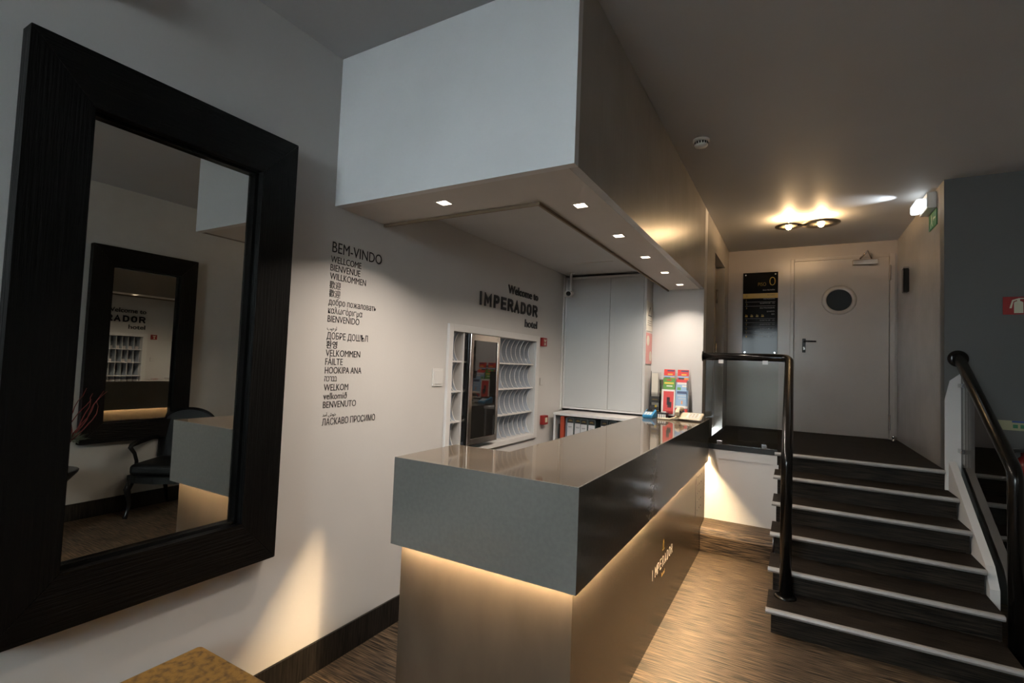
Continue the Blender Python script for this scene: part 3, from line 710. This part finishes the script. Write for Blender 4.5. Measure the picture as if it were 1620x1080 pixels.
leaflet(1.134, .110, 4.862, Z+.165, Z+.360, .12, mlb, [('title_strip', 0, .95, .86, 1, mr), ('title_strip', .1, .95, .76, .85, mw), ('round_badge', .1, .4, .40, .62, mg), ('title_strip', .5, .95, .64, .72, mw), ('photo_band', 0, 1, .18, .30, mg)], 'pale blue leaflet with a green badge, right column')
wl_ = leaflet(1.014, .124, 4.805, Z+.02, Z+.262, .07, mw, [('red_field', .14, .9, .06, .93, mr), ('figure', .40, .62, .40, .70, m_ink), ('figure', .46, .75, .30, .52, m_ink), ('title_strip', .3, .7, .20, .215, mo)], 'white-edged red leaflet, front row of the left column')
leaflet(1.142, .112, 4.805, Z+.095, Z+.262, .07, mlb, [('title_strip', .12, .9, .80, .94, mdb), ('title_strip', .15, .85, .68, .71, mw), ('title_strip', .25, .85, .52, .55, mw), ('title_strip', 0, 1, .0, .13, mw), ('figure', .48, .58, .22, .42, mo)], 'pale blue leaflet with a navy title, right column front')
leaflet(1.142, .112, 4.799, Z+.02, Z+.090, .07, mr, [('photo_band', .15, .8, .45, .8, mdb)], 'low red leaflet behind the telephone')
# desk telephone
ph = thing('desk_telephone', (1.27, 4.72, Z), 'beige corded desk telephone at the far counter end', 'telephone')
body = MB(); body.prism([(4.60, Z+.012), (4.61, Z+.022), (4.80, Z+.062), (4.81, Z+.050), (4.81, Z+.012)], 1.17, 1.40, 'X')
bmesh.ops.bevel(body.bm, geom=body.bm.edges[:], offset=.006, segments=2, affect='EDGES')
obj('body', body, m_beige, ph)
obj('handset', MB().tube([(1.205, 4.585, Z+.055), (1.200, 4.62, Z+.082), (1.198, 4.70, Z+.098), (1.200, 4.78, Z+.092), (1.205, 4.805, Z+.085)], [.022, .018, .016, .020, .023], 12), m_beige, ph)
kp = obj('key_pad', MB().box(1.27, 1.38, 4.63, 4.765, .0, .003, .0, m=Matrix(((1, 0, 0, 0), (0, 1, 0, 0), (0, .21, 1, Z+.022-.21*4.61+.0005), (0, 0, 0, 1)))), m_plastic, ph)
kk = MB()
for i in range(3):
    for j in range(4):
        x_, y_ = 1.29+i*.028, 4.64+j*.03; z_ = Z+.0265+.21*(y_-4.61)
        kk.box(x_, x_+.018, y_, y_+.018, z_, z_+.004)
obj('button', kk, m_beige, kp)
cord = [(1.19+.0-.16*math.sin(math.pi*t*1.0)+.03*t, 4.57-.05*math.sin(math.pi*t)+.06*t, Z+.009) for t in [i/20 for i in range(21)]]
obj('cord', MB().tube([(1.205, 4.58, Z+.035)]+cord[2:]+[(1.235, 4.66, Z+.012)], .006, 8), m_beige, ph)
# card terminal
tm = thing('card_terminal', (.95, 4.60, Z), 'bright blue card payment terminal near the cupboard corner', 'card terminal')
b = MB().prism([(4.55, Z), (4.54, Z+.028), (4.70, Z+.075), (4.72, Z+.06), (4.72, Z)], .905, .995, 'X'); bmesh.ops.bevel(b.bm, geom=b.bm.edges[:], offset=.006, segments=2, affect='EDGES')
obj('body', b, m_blue, tm)
Mt = lambda: Matrix(((1, 0, 0, 0), (0, 1, 0, 0), (0, .29, 1, Z+.0285-.29*4.54), (0, 0, 0, 1)))
obj('screen', MB().box(.918, .982, 4.63, 4.69, 0, .002, m=Mt()), m_screen, tm)
k2 = MB()
for i in range(3):
    for j in range(3): k2.box(.920+i*.022, .936+i*.022, 4.555+j*.022, 4.570+j*.022, 0, .004, m=Mt())
obj('button', k2, m_plastic, tm)
# small device with white keys
sd = thing('key_card_encoder', (1.065, 4.66, Z), 'small black box with white slots beside the red leaflet', 'device')
obj('body', MB().box(1.02, 1.105, 4.62, 4.70, Z, Z+.055, .004), m_black_satin, sd)
k3 = MB()
for i in range(4): k3.box(1.028+i*.019, 1.042+i*.019, 4.617, 4.6195, Z+.008, Z+.040)
obj('slot', k3, m_plastic, sd)
obj('lid', MB().box(1.05, 1.09, 4.64, 4.68, Z+.055, Z+.064, .002), m_plastic, sd)
# card holders and leaning brochure
c1 = thing('card_holder', (.96, 4.86, Z), 'dark card box with yellow cards behind the blue terminal', 'card holder')
obj('box', MB().box(.895, 1.0, 4.83, 4.90, Z, Z+.085, .002), m_rubber, c1)
obj('card', MB().box(.945, .962, 4.84, 4.85, Z+.06, Z+.105), mye, c1); obj('card', MB().box(.905, .940, 4.85, 4.86, Z+.06, Z+.10), m_ink, c1); obj('gold_print', MB().box(.965, .992, 4.8285, 4.8298, Z+.052, Z+.056), m_gold, c1)
c2 = thing('leaflet_holder', (.93, 4.93, Z), 'tall clear leaflet holder with a black front plate beside the cupboard', 'leaflet holder')
obj('acrylic', MB().box(.885, .98, 4.93, 4.935, Z, Z+.42).box(.885, .98, 4.905, 4.909, Z+.09, Z+.22), m_acr, c2)
obj('leaflet_stack', MB().box(.892, .955, 4.912, 4.928, Z+.10, Z+.41), m_paper, c2)
obj('front_plate', MB().box(.888, .975, 4.900, 4.904, Z+.125, Z+.185), m_rubber, c2)
text('plate_emblem', 'IMPERADOR', 'Y', (.905, 4.8995), Z+.150, w=.052, h=.008, m=m_gold, parent=c2, depth=.0006)
tag(obj('black_folder', MB().prism([(.873, Z), (.900, Z), (.886, Z+.43)], 4.925-.02, 4.929-.02+.015, 'Y'), m_ink, loc=(.88, 4.91, Z)), 'thin black folder leaning against the cupboard side', 'folder')

# ================================================================== LANDING FITTINGS
sb = thing('floor_directory_sign', (1.72, 6.985, 1.83), 'tall black floor directory with a gold band left of the white door', 'sign')
X0, X1, Z0, Z1 = 1.527, 1.925, 1.835, 2.886
obj('board', MB().box(X0, X1, 6.972, 6.980, Z0, Z1, .001), mat('directory_board_black', (.008, .008, .008), .08, spec=.08), sb)
yf = 6.9715
obj('gold_band', MB().box(X0, X1, yf-.001, yf, 2.555, 2.618), m_goldband, sb)
for x in (X0+.03, X1-.03):
    for z in (Z0+.03, Z1-.03): obj('fixing_screw', MB().lathe([(.010, 6.998), (.010, 6.966), (.008, 6.964)], (x, 0, z), 14, 'Y'), m_chrome, sb)
text('text_line', '0', 'Y', (1.828, yf), 2.712, w=.068, h=.112, m=m_gold, parent=sb, bold=-.022, depth=.001)
text('text_line', 'PISO', 'Y', (1.700, yf), 2.712, w=.09, h=.044, m=m_gold, parent=sb, bold=-.022, depth=.001)
for z, s in ((2.652, 'SALA REUNI\u00d5ES'), (2.588, 'RECE\u00c7\u00c3O'), (2.540, 'RESTAURANTE'), (2.485, 'QUARTOS 201 \u00b7 212'), (2.425, 'SALA POLIVALENTE'), (2.380, 'QUARTOS'), (2.345, 'BAR'),
             (2.268, 'QUARTOS 401 \u00b7 412'), (2.216, 'QUARTOS 501 \u00b7 512'), (2.164, 'QUARTOS 601 \u00b7 612'), (2.112, 'QUARTOS 701 \u00b7 712'), (2.060, 'QUARTOS 801 \u00b7 812')):
    text('text_line', s, 'Y', (1.890, yf-(.001 if z == 2.588 else 0)), z, h=.013, m=m_ink if z == 2.588 else m_paleprint, parent=sb, depth=.001, align='R')
for z, s in ((2.575, '0'), (2.520, '1'), (2.470, '2'), (2.420, '3'), (2.262, '4'), (2.210, '5'), (2.158, '6'), (2.106, '7'), (2.054, '8')):
    text('text_line', s, 'Y', (1.565, yf-(.001 if s == '0' else 0)), z, h=.022, m=m_ink if s == '0' else m_gold, parent=sb, depth=.001, bold=-.01)
ru = MB()
for z in (2.508, 2.455, 2.295, 2.243, 2.190, 2.138, 2.086): ru.box(1.555, 1.895, yf-.0008, yf, z, z+.0025)
obj('rule_lines', ru, m_paleprint, sb)
ic = MB()
for k in range(4):
    x = 1.555+k*.062
    ic.box(x, x+.030, yf-.0008, yf, 2.318, 2.330).box(x+.006, x+.012, yf-.0008, yf, 2.330, 2.350).box(x+.02, x+.026, yf-.0008, yf, 2.330, 2.345)
obj('icon_row', ic, m_gold, sb)

# ceiling lamp: two discs with bulbs glowing up to the ceiling
cl = thing('twin_disc_ceiling_light', (2.2, 5.68, CZ), 'ceiling lamp of two glowing round discs above the landing', 'ceiling light')
for x, y, r, z in ((2.045, 5.66, .125, 3.098), (2.325, 5.70, .165, 3.108)):
    ds = annulus(0, 0, [(.03, 0), (r, 0), (r, .006), (.03, .006)], 44)
    bmesh.ops.rotate(ds.bm, verts=ds.bm.verts, cent=(0, 0, 0), matrix=Matrix.Rotation(R(90), 3, 'X'))
    bmesh.ops.translate(ds.bm, verts=ds.bm.verts, vec=(x, y, z))
    dk = obj('disc', ds, m_disc, cl)
    bmesh_b = MB().ball((x, y, z-.004), .027, (1, 1, 1.1), 16)
    obj('bulb', bmesh_b, m_bulb, cl)
    obj('stem', MB().tube([(x, y+.03, z+.006), (x, y+.03, CZ)], .006, 8), m_disc, cl)
    light('bulb_light', 'POINT', (x, y-.0, z+.036), 9.0, (1, .64, .32), size=.022)
obj('link_bar', MB().box(2.12, 2.20, 5.60, 5.64, 3.085, 3.097, .002), m_black_satin, cl)
# smoke detector
sm = thing('smoke_detector', (1.535, 3.50, CZ), 'white round smoke detector on the ceiling beside the canopy', 'smoke detector')
cx, cy = 1.535, 3.50
obj('base', MB().lathe([(.054, CZ), (.054, CZ-.014), (.05, CZ-.018)], (cx, cy, 0), 32), m_plastic, sm)
obj('cap', MB().lathe([(.046, CZ-.018), (.046, CZ-.036), (.038, CZ-.048), (.012, CZ-.052)], (cx, cy, 0), 32), m_plastic, sm)
sl = MB()
for k in range(16):
    a = 2*math.pi*k/16; Mx = Matrix.Translation((cx, cy, CZ-.030)) @ Matrix.Rotation(a, 4, 'Z')
    sl.box(.0455, .0475, -.004, .004, -.008, .008, m=Mx)
obj('vent_slot', sl, m_ink, sm)
# emergency light on the right landing wall
em = thing('emergency_light', (3.12, 5.36, 3.03), 'white emergency light glowing on the landing corner below the ceiling', 'emergency light')
obj('housing', MB().box(3.055, 3.12, 5.22, 5.50, 3.03, 3.165, .006), m_plastic, em)
obj('diffuser', MB().box(2.985, 3.0545, 5.235, 5.485, 3.045, 3.125, .018, 3), m_emer, em)
be = light('emergency_beam', 'SPOT', (2.96, 5.36, 3.075), 5, (.85, .93, 1), size=.01)
be.rotation_euler = Vector((-.22, -.02, .09)).to_track_quat('-Z', 'Y').to_euler(); be.data.spot_size = R(62); be.data.spot_blend = 1
ex = thing('exit_sign', (3.12, 5.3, 2.87), 'small dark green escape route sign under the emergency light', 'sign')
obj('plate', MB().box(3.112, 3.12, 5.20, 5.46, 2.885, 3.02), m_green, ex)
rm = MB().ball((3.111, 5.36, 2.995), .011, (.1, 1, 1), 10)
rm.prism([(5.345, 2.935), (5.365, 2.935), (5.372, 2.985), (5.350, 2.985)], 3.1112, 3.1119, 'X').prism([(5.345, 2.94), (5.32, 2.90), (5.332, 2.897), (5.36, 2.935)], 3.1112, 3.1119, 'X')
rm.prism([(5.36, 2.94), (5.385, 2.92), (5.38, 2.895), (5.39, 2.895), (5.398, 2.925), (5.37, 2.95)], 3.1112, 3.1119, 'X').prism([(5.23, 2.95), (5.29, 2.95), (5.29, 2.935), (5.31, 2.957), (5.29, 2.98), (5.29, 2.964), (5.23, 2.964)], 3.1112, 3.1119, 'X')
obj('running_figure', rm, m_pict, ex)
sn = thing('slim_wall_lamp', (3.12, 6.38, 2.48), 'slim dark upright wall fitting with a chrome top on the landing side wall', 'wall lamp')
obj('body', MB().box(3.07, 3.12, 6.33, 6.43, 2.49, 2.73, .008), m_black_gloss, sn)
obj('chrome_cap', MB().box(3.066, 3.12, 6.326, 6.434, 2.731, 2.75, .004), m_chrome, sn)
# signs on the grey wall right
fe = thing('fire_extinguisher_sign', (3.53, 4.99, 2.1), 'red sign with a pale extinguisher on the grey wall', 'sign')
obj('panel', MB().box(3.455, 3.62, 4.992, 5.0, 2.108, 2.24), m_red, fe)
fx = MB().box(3.515, 3.565, 4.9905, 4.9918, 2.118, 2.195).ball((3.54, 4.9912, 2.195), .025, (1, .03, .5), 12).box(3.532, 3.548, 4.9905, 4.9918, 2.20, 2.222)
fx.prism([(3.49, 2.155), (3.502, 2.155), (3.512, 2.205), (3.545, 2.222), (3.545, 2.230), (3.505, 2.215)], 4.9905, 4.9918, 'Y').box(3.54, 3.585, 4.9905, 4.9918, 2.222, 2.229)
obj('pictogram', fx, m_pict, fe)
ns = thing('instruction_notice', (3.52, 4.99, 1.25), 'narrow pale instruction notice above the dark dado right of the handrail', 'notice')
obj('sheet', MB().box(3.42, 3.62, 4.995, 5.0, 1.255, 1.325), mat('pale_notice', (.35, .33, .20), .6), ns)
obj('blue_header', MB().box(3.50, 3.62, 4.993, 4.9948, 1.312, 1.325), mat('blue_header', (.03, .07, .25), .5), ns)
for x in (3.505, 3.545, 3.585): obj('picture', MB().box(x, x+.026, 4.993, 4.9948, 1.272, 1.298), m_green, ns)
ext = thing('fire_extinguisher', (3.56, 4.88, .55), 'red fire extinguisher with a black hose hung behind the right handrail', 'fire extinguisher')
obj('cylinder', MB().lathe([(.02, .60), (.085, .60), (.085, 1.00), (.075, 1.05), (.035, 1.09), (.03, 1.12)], (3.56, 4.89, 0), 28), m_reddk, ext)
obj('valve', MB().box(3.54, 3.58, 4.86, 4.92, 1.12, 1.15, .003).box(3.55, 3.57, 4.80, 4.90, 1.15, 1.17, .002), m_black_satin, ext)
obj('hose', MB().tube([(3.55, 4.87, 1.13), (3.47, 4.85, 1.12), (3.415, 4.84, 1.05), (3.41, 4.84, .95), (3.44, 4.84, .82), (3.48, 4.84, .72)], .013, 10), m_rubber, ext)
obj('wall_bracket', MB().box(3.54, 3.58, 4.975, 4.985, .9, 1.1), m_steel, ext)

# ================================================================== OTTOMAN
ot = thing('ottoman', (.32, .85, 0), 'ochre velvet ottoman against the wall below the mirror', 'ottoman')
obj('cushion', MB().box(.022, .60, .45, 1.19, .30, .42, .022, 4), m_fabric, ot)
obj('piping', MB().tube([(.040, .47, .412), (.040, 1.172, .412), (.582, 1.172, .412), (.582, .47, .412), (.040, .47, .412)], .0045, 8), m_fabric_s, ot)
obj('base', MB().box(.035, .59, .465, 1.178, .09, .30, .01), m_fabric, ot)
for x in (.07, .55):
    for y in (.50, 1.14): obj('leg', MB().lathe([(.016, 0), (.025, .09)], (x, y, 0), 14), m_black_satin, ot)

# ================================================================== REFLECTED CHAIR AND PLANTS
ac = thing('carved_armchair', (3.35, 2.65, 0), 'black carved armchair reflected in the big mirror', 'armchair')
cx0, cx1 = 3.05, 3.64; yf_, yb_ = 2.36, 2.94
obj('seat_frame', MB().prism([(cx0+.02, yf_+.05), (cx0+.12, yf_+.005), (cx0+.295, yf_-.015), (cx1-.12, yf_+.005), (cx1-.02, yf_+.05), (cx1-.06, yb_), (cx0+.06, yb_)], .335, .40, 'Z'), m_chair, ac)
obj('seat_cushion', MB().box(cx0+.045, cx1-.045, yf_+.01, yb_-.03, .40, .51, .04, 4), m_chair, ac)
n = 24; outl = []
for k in range(n+1):
    a = math.pi*k/n; outl.append((3.345-.27*math.cos(a)*(1 if True else 1), .76+.23*math.sin(a)**.75))
back = [(3.10, .50)]+[(x, z) for x, z in outl]+[(3.59, .50)]
bb = MB().prism(back, 0, .05, 'Y'); sh = Matrix(((1, 0, 0, 0), (0, 1, .16, 2.83-.16*.5), (0, 0, 1, 0), (0, 0, 0, 1)))
bmesh.ops.transform(bb.bm, matrix=sh, verts=bb.bm.verts); obj('backrest', bb, m_chair, ac)
fp = [sh @ Vector((x, .02, z)) for x, z in back]; obj('carved_back_frame', MB().tube(fp, .022, 10), m_black_gloss, ac)
for x, sg_ in ((3.085, -1), (3.605, 1)):
    obj('armrest', MB().tube([(x-sg_*.01, 2.87, .70), (x, 2.72, .715), (x+sg_*.01, 2.55, .70), (x+sg_*.012, 2.44, .68), (x+sg_*.01, 2.42, .66), (x, 2.47, .60), (x-sg_*.005, 2.50, .52), (x-sg_*.005, 2.50, .40)], [.018, .025, .027, .022, .02, .016, .016, .018], 10), m_black_gloss, ac)
for x, y, o_ in ((cx0+.06, yf_+.06, -1), (cx1-.06, yf_+.06, 1)):
    obj('leg', MB().tube([(x, y, .36), (x+o_*.02, y-.03, .27), (x+o_*.005, y-.01, .13), (x+o_*.01, y-.03, .04), (x+o_*.015, y-.045, 0)], [.032, .03, .017, .015, .022], 10), m_black_gloss, ac)
for x in (cx0+.09, cx1-.09): obj('leg', MB().tube([(x, yb_-.05, .36), (x, yb_-.03, .2), (x, yb_+.03, 0)], [.025, .02, .016], 10), m_black_gloss, ac)
ac.rotation_euler = (0, 0, R(-35)); ac.location.y += .05
po = thing('tall_planter', (3.33, 1.68, 0), 'tall black urn planter at the left of the mirror reflection', 'planter')
obj('urn', MB().lathe([(.14, 0), (.15, .03), (.11, .10), (.13, .30), (.17, .46), (.24, .54), (.245, .56), (.22, .56)], (3.33, 1.68, 0), 32), m_black_satin, po)
tw = thing('twig_arrangement', (3.33, 1.76, .56), 'grey-green foliage with curly red twigs in the urn, seen in the mirror', 'plant')
obj('stem_bundle', MB().lathe([(.05, .56), (.06, .80), (.03, .82)], (3.33, 1.76, 0), 12), m_leaf, tw)
for k in range(9):
    a = random.uniform(0, 6.28); x, y, z = 3.33, 1.84, .76; p = [(x, y, z)]
    for j in range(9):
        a += random.uniform(-1.1, 1.1); x += .030*math.cos(a); y += .026*math.sin(a)+.004; z += random.uniform(.03, .075); p.append((x, y, z))
    obj('twig', MB().tube(p, [.006-.0004*i for i in range(len(p))], 6), m_twig, tw)
lf = MB()
for k in range(170):
    a, e = random.uniform(0, 6.28), random.uniform(-.2, 1.2); L2 = random.uniform(.06, .15)
    c = Vector((3.33, 1.87, .80)); d_ = Vector((math.cos(a)*math.cos(e), math.sin(a)*math.cos(e), math.sin(e)*.6)); s2 = d_.cross(Vector((0, 0, 1))).normalized()*.008
    p0 = c+d_*.02; p1 = c+d_*L2
    v_ = [lf.bm.verts.new(q) for q in (p0, (p0+p1)/2+s2, p1, (p0+p1)/2-s2)]; lf.bm.faces.new(v_)
obj('foliage', lf, m_leaf, tw)['kind'] = 'stuff'
